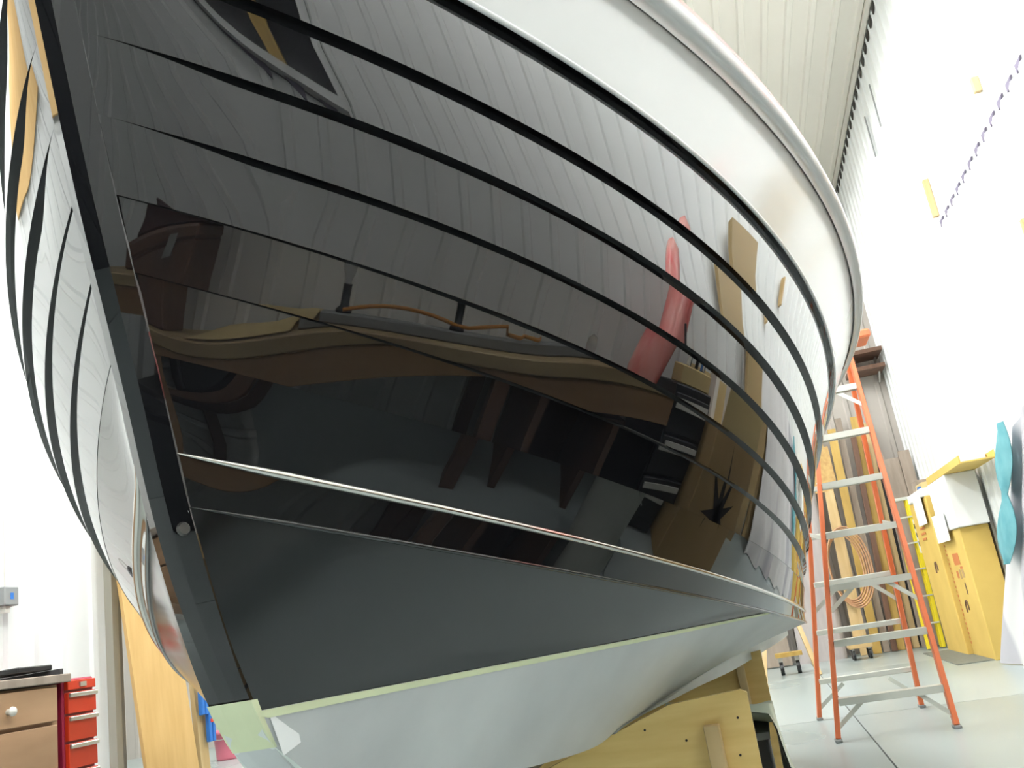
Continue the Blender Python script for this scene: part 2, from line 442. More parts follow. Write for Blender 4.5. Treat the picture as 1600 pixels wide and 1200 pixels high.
for sg in (1, -1):
    for k in range(9):
        A, B_ = LN[k], LN[k+1]
        outer = [[] for _ in range(ROWS+1)]; lapi = []; back = [[] for _ in range(2)]
        for i, t in enumerate(TS):
            a, b = A[i], B_[i]; n = outward(a, b, i, A)
            q = sstep(t/0.035) if 2 <= k <= 4 else sstep((0.28+0.72*min(t/0.12, 1.0)) if k in (5, 6) else 0.62+0.38*min(t/0.12, 1.0)); th = TH[k]*q*(1.0 if sg > 0 else 0.6)
            top = a-n*th
            for r in range(ROWS+1):
                p = top.lerp(b, r/ROWS); outer[r].append(W(p.x, p.y, p.z, sg))
            ed = (TH[k]+0.004)*q if k < 8 else 0.004
            p = b-n*max(ed, 0.0015); lapi.append(W(p.x, p.y, p.z, sg))
            p = top-n*0.008; back[0].append(W(p.x, p.y, p.z, sg))
            p = b-n*(ed+0.008); back[1].append(W(p.x, p.y, p.z, sg))
        m = MB(); m.grid(outer)
        m2 = 'grey_gloss_paint' if k == 0 else 'black_hull_paint'
        o = m.build('sheer_strake' if k == 0 else 'plank', m2, boat)
        if k == 0: o['label'] = 'pale grey sheer strake'
        e = MB(); e.grid([outer[ROWS], lapi], smooth=True); e.grid([lapi, back[1]], smooth=True); e.grid([back[1], back[0]], smooth=True)
        e.build('plank_edge', 'black_hull_paint', o)
    # white bead imitating light caught on the sheer strake's rounded lower edge
    pts = []
    for i, t in enumerate(TS):
        b = LN[1][i]; n = outward(LN[0][i], b, i, LN[0]); q = sstep(t/0.03)
        p = b+n*0.0015+Vector((0, 0, 0.004)); pts.append(W(p.x, p.y, p.z, sg))
    MB().tube(pts, 0.0045, 8, taper=6).build('sheer_highlight_bead', 'white_gloss_paint', boat)
    # polished half-round strip on the lowest lap
    pts = []
    for i, t in enumerate(TS):
        b = LN[8][i]; n = outward(LN[7][i], b, i, LN[7])
        p = b+n*0.0005; pts.append(W(p.x, p.y, p.z, sg))
    MB().tube(pts, 0.0045, 10, taper=10).build('rub_strip', 'chrome_strip', boat)
    # rub rail along the sheer
    sec = [(-0.006, -0.004), (0.001, 0.012), (0.012, 0.010), (0.022, 0.003), (0.027, 0.010), (0.029, 0.022), (0.026, 0.036), (0.018, 0.043), (-0.012, 0.043)]
    rows = [[] for _ in sec]; cap = [[] for _ in range(4)]
    for i, t in enumerate(TS):
        a = LN[0][i]; d = LN[0][min(i+1, NT-1)]-LN[0][max(i-1, 0)]
        h = Vector((d.y, -d.x, 0)).normalized(); h = h if h.x > 0 else -h
        for r, (o_, z_) in enumerate(sec):
            p = a+h*o_+Vector((0, 0, z_)); rows[r].append(W(p.x, p.y, p.z, sg))
        for r, (o_, z_) in enumerate([(-0.012, 0.043), (0.022, 0.043), (0.022, 0.055), (-0.012, 0.055)]):
            p = a+h*o_+Vector((0, 0, z_)); cap[r].append(W(p.x, p.y, p.z, sg))
    MB().grid(rows).build('rub_rail', 'white_gloss_paint', boat)
    MB().grid(cap, smooth=False).build('rail_cap', 'varnish_red', boat)
# deck, transom
dk = MB(); dk.grid([[W(p.x, p.y, p.z+0.04, 1) for p in LN[0]], [W(0, p.y, p.z+0.07) for p in LN[0]], [W(p.x, p.y, p.z+0.04, -1) for p in LN[0]]])
dk.build('deck', 'white_gloss_paint', boat)

# bottom below the chine: knuckle line D in the boat frame (y -> b, z)
def to_boat(P):
    dx, dy = P.x-BX, P.y-0.7
    return (dx*CS+dy*SN, 0.7-dx*SN+dy*CS, P.z)
Dp = [to_boat(q) for q in (at_y(740, 1240, 1.16), at_y(905, 1177, 1.52), at_y(975, 1132, 1.9), at_y(1039, 1090, 2.3), at_y(1100, 1045, 2.8), at_y(1178, 1001, 3.45), at_y(1226, 972, 4.0))]
Dk = [(0.721, 0.02, 0.904), (0.771, 0.02, 0.80), (0.815, 0.02, 0.732), (0.872, 0.024, 0.676), (1.05, 0.062, 0.604)]+[(y, b, z) for b, y, z in Dp[1:]]
Dk = [q for i, q in enumerate(Dk)]
yl, bl, zl = Dk[-1]
Dk += [(yl+0.5, bl+0.02, zl+0.004), (5.2, bl+0.02, zl+0.012)]
Ds = smooth_tab(Dk, 10)
DB = [(q[0], q[1]) for q in Ds]; DZ = [(q[0], q[2]) for q in Ds]
def d_pt(i):
    c = LN[9][i]
    b = min(interp(DB, c.y), c.x-0.0005 if c.x > 0.03 else c.x); z = min(interp(DZ, c.y), c.z)
    return Vector((b, c.y, z))
DL = [d_pt(i) for i in range(NT)]
KEEL = [(0.72, 0.90), (0.80, 0.75), (0.872, 0.672), (1.0, 0.615), (1.4, 0.545), (2.0, 0.50), (3.0, 0.47), (5.3, 0.45)]
ZW = 0.722
for sg in (1, -1):
    up_, tp_, lo_ = [[] for _ in range(5)], [[] for _ in range(3)], [[] for _ in range(6)]
    k2 = [[] for _ in range(3)]
    for i in range(NT):
        c, d = LN[9][i], DL[i]
        c0 = c.copy()
        dz = c.z-d.z
        s = min(max((c.z-ZW)/dz, 0.0), 1.0) if dz > 1e-5 else 0.0
        if c.z < ZW: s = 0.0
        ln = max((d-c).length, 1e-4)
        s2 = min(s+0.0085/ln, 1.0) if 0 < s < 1 else s
        n = outward(c, d, i, LN[9])
        for r in range(5): p = c0.lerp(d, s*r/4); up_[r].append(W(p.x, p.y, p.z, sg))
        for r in range(3): p = c.lerp(d, s+(s2-s)*r/2)+n*0.0012; tp_[r].append(W(p.x, p.y, p.z, sg))
        for r in range(6): p = c.lerp(d, s+(1-s)*r/5); lo_[r].append(W(p.x, p.y, p.z, sg))
        kz = interp(KEEL, d.y)
        for r in range(3):
            p = d.lerp(Vector((0.0, d.y, min(kz, d.z))), r/2); k2[r].append(W(p.x, p.y, p.z, sg))
    MB().grid(up_).build('bottom_panel', 'black_satin_paint', boat, 'satin black band between chine and waterline tape')
    MB().grid(tp_).build('waterline_tape', 'masking_tape', boat, 'pale yellow masking tape along the waterline')
    MB().grid(lo_).build('bottom_plank', 'grey_primer', boat, 'grey primed bottom below the tape')
    MB().grid(k2).build('garboard_plank', 'pale_primer', boat)
    # pale spray strip along the knuckle
    rows = [[] for _ in range(5)]
    for i in range(NT):
        d = DL[i]; q = sstep((d.y-1.9)/1.3)
        if d.y < 1.75 or d.y > 3.95: continue
        hgt = 0.0015+0.048*q; dd = DL[min(i+1, NT-1)]-DL[max(i-1, 0)]; h = Vector((dd.y, -dd.x, 0)).normalized()
        for r, (o_, z_) in enumerate([(-0.01, 0.0), (0.002, 0.0), (0.006, -0.3), (0.004, -1.0), (-0.03, -1.0)]):
            p = d+h*o_+Vector((0, 0, z_*hgt)); rows[r].append(W(p.x, p.y, p.z, sg))
    MB().grid(rows, smooth=False).build('spray_rail', 'pale_primer', boat)
# keel
kr = [[], [], [], []]
for j in range(40):
    y = 0.9+(4.9-0.9)*j/39; z = interp(KEEL, y)
    for r, (b, dz) in enumerate([(-0.02, 0.01), (-0.018, -0.05), (0.018, -0.05), (0.02, 0.01)]): kr[r].append(W(b, y, z+dz))
MB().grid(kr, smooth=False).build('keel', 'grey_primer', boat)
# chine bead under the lowest plank
for sg in (1, -1):
    pts = [W(p.x+0.001, p.y, p.z, sg) for p in LN[9]]
    MB().tube(pts, 0.0028, 8, taper=10).build('chine_bead', 'black_satin_paint', boat)
# transom
tv = [W(LN[k][-1].x, 4.86, LN[k][-1].z, 1) for k in range(10)]+[W(DL[-1].x, 4.86, DL[-1].z, 1), W(0, 4.86, 0.46)]
tv = tv+[W(DL[-1].x, 4.86, DL[-1].z, -1)]+[W(LN[k][-1].x, 4.86, LN[k][-1].z, -1) for k in reversed(range(10))]
MB().add(tv, [tuple(range(len(tv)))]).build('transom', 'black_hull_paint', boat)
# stem timber: narrow front face, chamfered cheeks
def stem_part(za, zb, m, name, grow=0.0, n=60, label=None):
    sec = [(0.0235, 0.016), (0.0210, 0.000), (0.0075, -0.0135), (-0.0075, -0.0135), (-0.0210, 0.000), (-0.0235, 0.016)]
    rows = [[] for _ in sec]
    for j in range(n):
        z = za+(zb-za)*j/(n-1); y = stem_y(z)
        for r, (b, dy) in enumerate(sec):
            g = grow*(1 if b > 0 else -1); fz = 0.15+0.85*sstep((z-0.72)/0.14) if dy < 0 else 1.0; rows[r].append(W(b+g, y+dy*fz-grow, z))
    x = MB()
    for a, b in zip(rows, rows[1:]): x.grid([a, b], smooth=True)
    return x.build(name, m, boat, label)
stem_part(1.86, 0.728, 'black_hull_paint', 'stem')
stem_part(0.728, 0.60, 'grey_primer', 'stem_foot')
stem_part(0.733, 0.685, 'masking_tape', 'stem_tape', 0.0012, 12)
# paper tape lapped round the foot of the stem and onto the bottom
tpz = MB()
tpz.grid([[W(0.0265, 0.832, 0.7285), W(0.036, 0.872, 0.7285)], [W(0.0275, 0.862, 0.676), W(0.036, 0.886, 0.684)]], smooth=False)
tpz.build('paper_tape', 'white_tape', boat)
sb = MB()
zz = 0.888; yy = stem_y(zz)
nrm = Vector((0.78, -0.62, 0)).normalized()
pc = Vector((0.0155, yy-0.009, zz))
a_ = W(*(pc-nrm*0.001)); b_ = W(*(pc+nrm*0.0025))
sb.cyl(a_, b_, 0.0065, 0.005, 14)
sb.build('stem_bolt', 'bronze', boat, 'dark bolt head on the stem')

# ------------------------------------------------------------------ plywood supports and sheet under the boat
c1 = thing('plywood_cradle', 'plywood cradle panel with a vertical cleat under the grey bottom of the boat', 'support', (-0.4, 2.0, 0), 'plywood panels carrying the boat')
MB().prism([(-0.066, 0.0), (-0.062, 0.575), (-0.075, 0.582), (-0.222, 0.572), (-0.60, 0.445), (-0.99, 0.50), (-1.10, 0.50), (-1.10, 0.0)], 1, 2.0, 2.022).build('panel', 'plywood', c1)
MB().bb(-0.160, -0.128, 1.972, 1.999, 0.0, 0.525, 0.002).build('cleat', 'pine', c1)
MB().bb(-1.0, -0.95, 1.972, 1.999, 0.0, 0.45, 0.002).build('cleat', 'pine', c1)
hol = MB()
for (x, z) in [(-0.20, 0.50), (-0.10, 0.46), (-0.33, 0.42), (-0.24, 0.30), (-0.09, 0.53), (-0.28, 0.53)]:
    hol.cyl((x, 1.9985, z), (x, 2.001, z), 0.0025, n=8)
hol.build('screw', 'print_black', c1)['kind'] = 'stuff'
c2 = thing('plywood_cradle', 'plywood cradle panel standing behind the pale draped plastic sheet, near the ladder', 'support', (-0.4, 3.35, 0), 'plywood panels carrying the boat')
MB().prism([(-0.030, 0.0), (-0.030, 0.585), (-0.235, 0.565), (-0.70, 0.42), (-1.30, 0.50), (-1.30, 0.0)], 1, 3.35, 3.372).build('panel', 'plywood', c2)
MB().bb(-0.122, -0.095, 3.322, 3.349, 0.0, 0.545, 0.002).build('cleat', 'pine', c2)
MB().bb(-1.2, -1.15, 3.322, 3.349, 0.0, 0.45, 0.002).build('cleat', 'pine', c2)
# plastic sheet lying over a crate between the two panels
crate = thing('storage_crate', 'dark crate under the draped pale green plastic sheet', 'crate', (-0.2, 2.5, 0))
cb = MB()
for (x0, x1, y0_, y1_) in ((-0.34, -0.32, 2.25, 2.75), (-0.07, -0.05, 2.25, 2.75), (-0.32, -0.07, 2.25, 2.27), (-0.32, -0.07, 2.73, 2.75)): cb.bb(x0, x1, y0_, y1_, 0.02, 0.45)
cb.bb(-0.34, -0.05, 2.25, 2.75, 0.0, 0.02); cb.build('body', 'black_plastic', crate)
MB().bb(-0.35, -0.04, 2.24, 2.76, 0.45, 0.465).build('lid', 'grey_paint', crate)
sh = MB(); rows = []
for j in range(13):
    row = []; v = j/12; y = 2.18+0.56*v
    for i in range(25):
        u = i/24
        if u < 0.6: x = -0.30+0.30*u/0.6*0.92; z = 0.497+0.030*math.sin(u*5+v*3)*0.5+0.012*math.sin(v*9+u*4)
        else:
            q = (u-0.6)/0.4; x = -0.025+0.028*math.sin(q*3+v*5)*q+0.02*q; z = 0.50-0.34*q-0.03*math.sin(v*6)*q
        row.append(Vector((x, y+0.02*math.sin(u*7), z)))
    rows.append(row)
sh.grid(rows)
rows2 = [[p+Vector((0.003 if i > 14 else 0, 0, 0.003)) for i, p in enumerate(r)] for r in rows]
sh.grid(rows2)
tag(sh.build('plastic_sheet', 'green_plastic_sheet'), 'pale green plastic sheet draped over a dark crate beside the plywood', 'sheet')

# ------------------------------------------------------------------ orange stepladder
ld = thing('stepladder', 'orange fibreglass stepladder with aluminium treads standing open beside the hull', 'ladder', (0.5, 5.6, 0))
def rail_pt(side, rear, z):
    if side < 0: x = 0.235+0.18*z
    else: x = 0.800+0.018*z
    y = (5.185 if side < 0 else 5.16)+0.25*z if not rear else (6.14 if side < 0 else 6.10)-0.17*z
    if rear: x = (0.20+0.17*z) if side < 0 else (0.785+0.02*z)
    return Vector((x, y, z))
ZT = 2.15
for rear in (False, True):
    for side in (-1, 1):
        a, b = rail_pt(side, rear, 0.012), rail_pt(side, rear, ZT)
        r = MB(); r.beam(a, b, 0.026, 0.060 if not rear else 0.045, bev=0.003)
        o = r.build('rail' if not rear else 'rear_rail', 'orange_fibreglass', ld)
        f = MB(); f.box(a+Vector((0, 0, -0.004)), (0.036, 0.075, 0.016), bev=0.003); f.build('foot', 'grey_paint', o)
for n in range(7):
    z = 0.2+0.28*n
    a, b = rail_pt(-1, False, z), rail_pt(1, False, z)
    s_ = MB(); x0, x1 = a.x+0.010, b.x-0.010; y = (a.y+b.y)/2
    s_.bb(x0, x1, y-0.035, y+0.045, z-0.002, z+0.003); s_.bb(x0, x1, y-0.037, y-0.033, z-0.032, z+0.003); s_.bb(x0, x1, y+0.041, y+0.045, z-0.028, z+0.003)
    s_.build('step', 'aluminium', ld)
    rv = MB()
    for q in (a, b):
        for dz in (-0.015, 0.008): rv.cyl((q.x+(0.013 if q is b else -0.013), y-0.01, z+dz), (q.x+(0.016 if q is b else -0.016), y-0.01, z+dz), 0.005, n=8)
    rv.build('rivet', 'steel', ld)
for n in range(6):
    z = 0.22+0.28*n
    a, b = rail_pt(-1, True, z), rail_pt(1, True, z)
    s_ = MB(); y = (a.y+b.y)/2; s_.bb(a.x+0.008, b.x-0.008, y-0.012, y+0.012, z-0.016, z+0.016, 0.004)
    s_.build('rear_rung', 'aluminium', ld)
for n, rear in ((0, False), (2, False), (6, False), (0, True), (2, True)):
    z = 0.2+0.28*n
    for side in (-1, 1):
        a = rail_pt(side, rear, z-0.14); b = rail_pt(side, rear, z-0.01)
        b = b+Vector((-side*0.15, 0, 0))
        q = MB(); q.beam(a, b, 0.004, 0.022, side=Vector((0, 1, 0))); q.build('brace', 'aluminium', ld)
for side in (-1, 1):
    a = rail_pt(side, False, 1.02); b = rail_pt(side, True, 1.08)
    q = MB(); q.beam(a, b, 0.004, 0.024, side=Vector((1, 0, 0))); q.build('spreader', 'aluminium', ld)
tp = (rail_pt(-1, False, ZT)+rail_pt(1, True, ZT))/2
MB().box(tp+Vector((0, -0.0, 0.02)), (0.50, 0.24, 0.05), bev=0.01).build('top_cap', 'orange_fibreglass', ld)

# ------------------------------------------------------------------ back of the shop: leaning lumber
def board(x, wd, h, th, m, label, y=10.95, lean=0.09, tilt=0.0, name='lumber_board', cat='board', group='boards leaning on the back wall'):
    a = Vector((x, y, 0.0)); b = Vector((x+tilt*h, y+lean*h, h))
    side = Vector((1, 0, 0)); zc = (b-a).normalized(); sx = (side-zc*side.dot(zc)).normalized(); sy = zc.cross(sx)
    lift = max(abs(sx.z)*wd/2+abs(sy.z)*th/2, 0)
    o = MB().beam(a+Vector((0, 0, lift)), b+Vector((0, 0, lift)), wd, th, bev=0.002).build(name, m)
    return tag(o, label, cat, group)
bs = [(0.98, 0.10, 2.35, 'pine', 0.03), (1.10, 0.09, 2.5, 'pine_yellow', 0.05), (1.20, 0.07, 2.62, 'wood_grey', 0.05), (1.275, 0.06, 2.45, 'wood_brown', 0.07),
      (1.35, 0.08, 2.6, 'pine_yellow', 0.06), (1.43, 0.055, 2.3, 'wood_brown', 0.05), (1.50, 0.07, 2.5, 'pine', 0.04), (1.575, 0.05, 2.1, 'wood_grey', 0.05)]
bl_ = ['pale pine board beside the plastic-wrapped bundle on the back wall', 'wide yellowish pine board behind the wooden post with the coil',
       'tall weathered grey board between two yellowish pine boards', 'wide dark brown board between grey board and yellowish board',
       'yellowish pine board between the two dark brown boards', 'narrow dark brown board beside the pale pine board near the corner',
       'pale pine board between the narrow brown board and the short grey board', 'short weathered grey board nearest the yellow ladder']
for i, (x, wd, h, m, ti) in enumerate(bs):
    board(x, wd, h, 0.03, m, bl_[i], tilt=ti, y=10.90-0.045*(i % 2), lean=0.09)
# plastic-wrapped bundle left of the boards
gw = MB()
rows = []
for j in range(15):
    z = 2.35*j/14; row = []
    for i in range(22):
        a = i/21*2*math.pi; x = 0.54+0.25*max(-1, min(1, 1.25*math.cos(a))); y = 10.93+0.05*max(-1, min(1, 1.5*math.sin(a)))+0.006*math.sin(z*7+i)
        row.append(Vector((x+0.05*z, y+0.08*z, z)))
    rows.append(row)
gw.grid(rows); gw.add(rows[-1][:-1], [tuple(range(21))]); gw.add(rows[0][:-1], [tuple(range(21))])
tag(gw.build('wrapped_bundle', 'grey_wrap'), 'tall bundle wrapped in grey plastic against the back wall', 'bundle')
gw2 = MB().beam((0.0, 10.9, 0.012), (0.02, 11.12, 2.2), 0.42, 0.03)
tag(gw2.build('fibre_board', 'wood_grey'), 'dull grey sheet of board leaning beside the plastic-wrapped bundle', 'board')
ob = MB().prism([(0.84, 1.752), (0.98, 1.752), (1.08, 1.86), (1.08, 2.24), (0.84, 2.20)], 1, 10.495, 10.507)
tag(ob.build('osb_offcut', 'osb'), 'clipped offcut of yellow chipboard balanced on the pale wooden post', 'offcut')
# shelf arms and cartons high on the back wall
for (z, x0, dy, lab) in ((3.25, 1.62, 0.46, 'upper brown wooden shelf board high on the back wall'), (3.07, 1.55, 0.40, 'lower brown wooden shelf board high on the back wall')):
    t = thing('wall_shelf', lab, 'shelf', (1.75, 11.2, z), 'brown shelves in the back corner')
    MB().bb(x0, 1.95, 11.26-dy, 11.26, z, z+0.045).build('board', 'wood_brown', t)
    for x in (x0+0.05, 1.90): MB().prism([(11.265, z), (11.265, z-0.10), (11.10, z)], 0, x, x+0.02).build('bracket', 'steel', t)
for (z, x0, lab) in ((4.73, 1.72, 'short brown beam end sticking out high in the back corner'),):
    tag(MB().bb(x0, 1.96, 10.9, 11.28, z-0.09, z).build('beam_end', 'wood_brown'), lab, 'beam')
cx_ = thing('carton', 'plain tan carton resting on the plastic-wrapped bundle behind the ladder', 'carton', (0.7, 11.0, 2.352))
MB().bb(0.45, 0.92, 10.93, 11.26, 2.352, 2.66, 0.004).build('body', 'cardboard', cx_); MB().bb(0.68, 0.71, 10.926, 10.93, 2.36, 2.66).build('tape', 'cardboard_flap', cx_)
# dolly post with hanging coil
dp = thing('dolly_post', 'pale wooden post on a caster base behind the stepladder', 'post', (0.92, 10.45, 0))
MB().beam((0.90, 10.45, 0.16), (0.98, 10.50, 1.75), 0.09, 0.05).build('post', 'pine', dp)
MB().bb(0.78, 1.02, 10.33, 10.57, 0.115, 0.16, 0.004).build('base', 'pine', dp)
for (x, y) in ((0.82, 10.37), (0.98, 10.37), (0.82, 10.53), (0.98, 10.53)):
    o = MB().bb(x-0.012, x+0.012, y-0.012, y+0.012, 0.08, 0.116).build('caster', 'steel', dp)
    MB().cyl((x-0.012, y, 0.05), (x+0.012, y, 0.05), 0.05, n=14).build('wheel', 'black_plastic', o)
cl = MB()
for k in range(5):
    pts = []
    for i in range(28):
        a = 2*math.pi*i/28; pts.append(Vector((0.955+(0.165+0.012*k)*math.cos(a)+0.01*k, 10.40-0.012*k, 0.93+(0.34+0.02*k)*math.sin(a))))
    cl.tube(pts, 0.009, 6, closed=True)
tag(cl.build('rope_coil', 'rope_tan'), 'coil of tan cord hanging on the pale wooden post', 'cord')
# sawhorse just past the end of the hull
sw = thing('sawhorse', 'low sawhorse with splayed pale legs between hull and stepladder', 'sawhorse', (0.1, 9.5, 0))
MB().bb(-0.05, 0.35, 9.45, 9.55, 0.52, 0.60, 0.003).build('beam', 'pine', sw)
for (x, dx) in ((0.0, -0.10), (0.30, 0.10)):
    for dy in (-0.20, 0.20): MB().beam((x+dx, 9.5+dy, 0.0), (x, 9.5+dy*0.2, 0.54), 0.04, 0.03).build('leg', 'pine', sw)
dl = thing('caster_frame', 'small frame on two dark casters under the sawhorse', 'dolly', (0.15, 9.8, 0))
MB().bb(0.04, 0.30, 9.74, 9.86, 0.17, 0.21).build('frame', 'pine_yellow', dl)
for x in (0.08, 0.24):
    o = MB().bb(x-0.02, x+0.02, 9.78, 9.82, 0.08, 0.17).build('fork', 'steel', dl); MB().cyl((x-0.018, 9.8, 0.065), (x+0.018, 9.8, 0.065), 0.065, n=16).build('wheel', 'black_plastic', o)
# corner: tall grey-brown panels, yellow ladder
for (x, y, h, wd, m, lab) in ((1.72, 10.72, 2.02, 0.16, 'wood_grey', 'tall grey-brown wood slab standing in the corner behind the yellow ladder'),
                              (1.865, 10.70, 2.08, 0.12, 'wood_grey', 'second tall grey-brown wood slab next to the cartons in the corner')):
    tag(MB().beam((x, y, 0.012), (x+0.02, y+0.16, h), wd, 0.05, bev=0.003).build('lumber_slab', m), lab, 'slab', 'tall slabs in the corner')
tag(MB().beam((1.70, 10.98, 0.01), (1.74, 11.14, 1.98), 0.34, 0.03).build('dark_sheet', 'dark_grey_paint'), 'dark grey sheet leaning in the corner behind the tall slabs', 'sheet')
yl_ = thing('yellow_stepladder', 'folded yellow stepladder leaning in the back corner', 'ladder', (1.62, 10.3, 0))
for (x, dy, m) in ((1.555, 0.0, 'yellow_fibreglass'), (1.70, 0.0, 'yellow_fibreglass'), (1.565, 0.07, 'yellow_fibreglass'), (1.69, 0.07, 'yellow_fibreglass')):
    MB().beam((x-0.02, 10.33+dy, 0.012), (x+0.03, 10.50+dy*0.6, 1.52), 0.035, 0.045, bev=0.003).build('rail', m, yl_)
for n in range(5):
    f = (0.25+0.27*n)/1.52; y = 10.33+0.17*f; MB().bb(1.55+0.05*f, 1.69+0.05*f, y-0.035, y+0.01, 0.25+0.27*n, 0.265+0.27*n).build('step', 'aluminium', yl_)
MB().bb(1.565, 1.76, 10.47, 10.60, 1.515, 1.55, 0.005).build('top_cap', 'aluminium', yl_)
MB().beam((1.712, 10.338, 0.95), (1.725, 10.378, 1.30), 0.028, 0.001).build('sticker', 'paper_white', yl_)
lt = MB()
for q in range(3): lt.bb(1.709, 1.727, 10.338+0.01*q, 10.346+0.01*q, 1.02+0.09*q, 1.07+0.09*q)
lt.build('sticker_print', 'print_black', yl_)

# ------------------------------------------------------------------ cartons along the right wall
def carton(name, label, x0, x1, y0_, y1_, z0_, z1_, m, lean=0.0, grp=None):
    t = thing(name, label, 'carton', ((x0+x1)/2, (y0_+y1_)/2, z0_), grp)
    MB().bb(x0, x1, y0_, y1_, z0_, z1_, 0.006).build('body', m, t)
    return t
k1 = carton('tall_carton', 'tall yellow-tan carton with a hand hole, under the white papers', 1.66, 1.93, 9.12, 10.02, 0.0, 1.42, 'cardboard_yellow', grp='yellow cartons by the right wall')
k2_ = carton('tall_carton', 'yellow-tan carton with red printing and a hand hole, at the end of the cloth', 1.70, 1.93, 8.30, 9.08, 0.0, 1.06, 'cardboard_yellow', grp='yellow cartons by the right wall')
def handle(t, x, y, z):
    h = MB(); pts = [Vector((x, y+0.045*math.cos(a), z+0.05*math.sin(a))) for a in [math.pi*i/10 for i in range(11)]]
    pts = [pts[0]+Vector((0, 0, -0.05))]+pts+[pts[-1]+Vector((0, 0, -0.03))]
    h.tube(pts, 0.007, 6); h.build('hand_hole', 'wood_brown', t)
handle(k1, 1.655, 9.45, 0.78); handle(k2_, 1.695, 8.78, 0.42)
for (ya, yb, za, zb, m) in ((8.60, 8.84, 0.77, 0.87, 'print_red'), (8.56, 8.66, 0.735, 0.755, 'print_red'), (8.78, 8.86, 0.66, 0.72, 'print_red'), (8.68, 8.74, 0.65, 0.73, 'cardboard'),
                            (8.56, 8.64, 0.66, 0.73, 'cardboard'), (8.62, 8.66, 0.52, 0.62, 'wood_brown')):
    MB().bb(1.6985, 1.6995, ya, yb, za, zb).build('print_mark', m, k2_)
bar = MB()
for i in range(22): bar.bb(1.694, 1.696, 9.02, 9.05, 0.1+0.04*i, 0.12+0.04*i)
bar.build('edge_print', 'print_red', k2_)['kind'] = 'stuff'
bar = MB()
for i in range(5): bar.bb(1.654, 1.656, 9.55-0.03*(i % 3), 9.75, 1.05+0.05*i, 1.07+0.05*i)
bar.build('edge_print', 'print_red', k1)['kind'] = 'stuff'
wc = carton('white_carton', 'white carton standing on the yellow carton with red printing', 1.68, 1.93, 8.22, 8.98, 1.061, 1.50, 'paper_white')
fl_ = MB().bb(1.655, 1.665, 8.55, 9.05, 0.98, 1.22); fl_.build('hanging_sheet', 'paper_white', wc)
pp = carton('paper_bundle', 'bundle of white papers and packets lying on the tall yellow carton', 1.64, 1.92, 9.14, 9.92, 1.421, 1.50, 'paper_white')
MB().bb(1.632, 1.638, 9.2, 9.62, 1.18, 1.46).build('hanging_sheet', 'paper_white', pp)
MB().bb(1.68, 1.86, 9.22, 9.55, 1.501, 1.56, 0.004).build('packet', 'cardboard_flap', pp); MB().bb(1.70, 1.84, 9.6, 9.85, 1.501, 1.62, 0.004).build('packet', 'wood_grey', pp)
MB().bb(1.66, 1.70, 9.28, 9.38, 1.501, 1.53).build('packet', 'blue_plastic', pp)
ty = thing('open_tray', 'long open cardboard tray on top of the white carton', 'tray', (1.8, 8.3, 1.50))
MB().bb(1.68, 1.94, 7.55, 8.95, 1.501, 1.512).build('base', 'cardboard_yellow', ty)
for (x0, x1) in ((1.68, 1.69), (1.93, 1.94)): MB().bb(x0, x1, 7.55, 8.95, 1.512, 1.56).build('side', 'cardboard_yellow', ty)
MB().bb(1.70, 1.92, 7.75, 8.15, 1.513, 1.565).build('paper', 'paper_white', ty)
MB().bb(1.69, 1.93, 8.6, 8.61, 1.513, 1.56).build('divider', 'cardboard', ty)
# brackets and cleats on the right wall
for (y, za, zb, ly, lab) in ((7.22, 3.36, 3.68, 0.02, 'upright pale wooden cleat at the end of the dark teeth on the white wall'), (5.60, 3.50, 3.60, 0.02, 'short pale wooden cleat above the row of dark teeth'), (5.55, 2.45, 2.62, 0.02, 'pale wooden cleat below the row of dark teeth')):
    tag(MB().bb(WX-0.06, WX-0.018, y-ly, y+ly, za, zb, 0.003).build('wall_cleat', 'pine'), lab, 'cleat', 'cleats on the ribbed wall')
for (y, z) in ((8.55, 5.0), (8.05, 5.05)):
    tag(MB().beam((WX-0.03, y, z), (WX-0.03, y+0.02, z-0.42), 0.01, 0.02).build('hanging_strap', 'grey_paint'), 'thin grey strap hanging from the eave of the ribbed wall', 'strap', 'straps under the eave')
tag(MB().bb(1.42, 1.80, 8.35, 10.0, 0.0, 0.008).build('floor_mat', 'rubber_mat'), 'thin grey-green mat on the floor before the yellow cartons', 'mat')

# draped cloth along the right wall
ds = thing('draped_rack', 'long white cloth with grey and teal patches draped along the ribbed wall', 'cloth', (1.75, 5.8, 0))
def drape(x_off, ya, yb_top, yb_bot, zt_a, zt_b, n, m, mname, phase=0.0, amp=0.035, seed=0):
    c = MB(); rows = []
    for j in range(17):
        v = j/16; row = []
        for i in range(n):
            u = i/(n-1); y = ya+(u*((yb_top*v+yb_bot*(1-v))-ya)); zt = zt_a+(zt_b-zt_a)*u+0.03*math.sin(9*u+phase)
            x = x_off-0.16*(1-v)**1.3+amp*math.sin(u*n*0.42+phase+1.3*math.sin(v*3+u*4))*(0.4+0.6*(1-v))
            row.append(Vector((x, y, 0.006+(zt-0.006)*v)))
        rows.append(row)
    c.grid(rows); c.grid([[p+Vector((0.006, 0, 0)) for p in r] for r in rows])
    return c.build(mname, m, ds)
drape(1.86, 4.55, 6.75, 8.05, 2.05, 1.52, 90, 'white_cloth', 'cloth')
q = MB(); rows = []
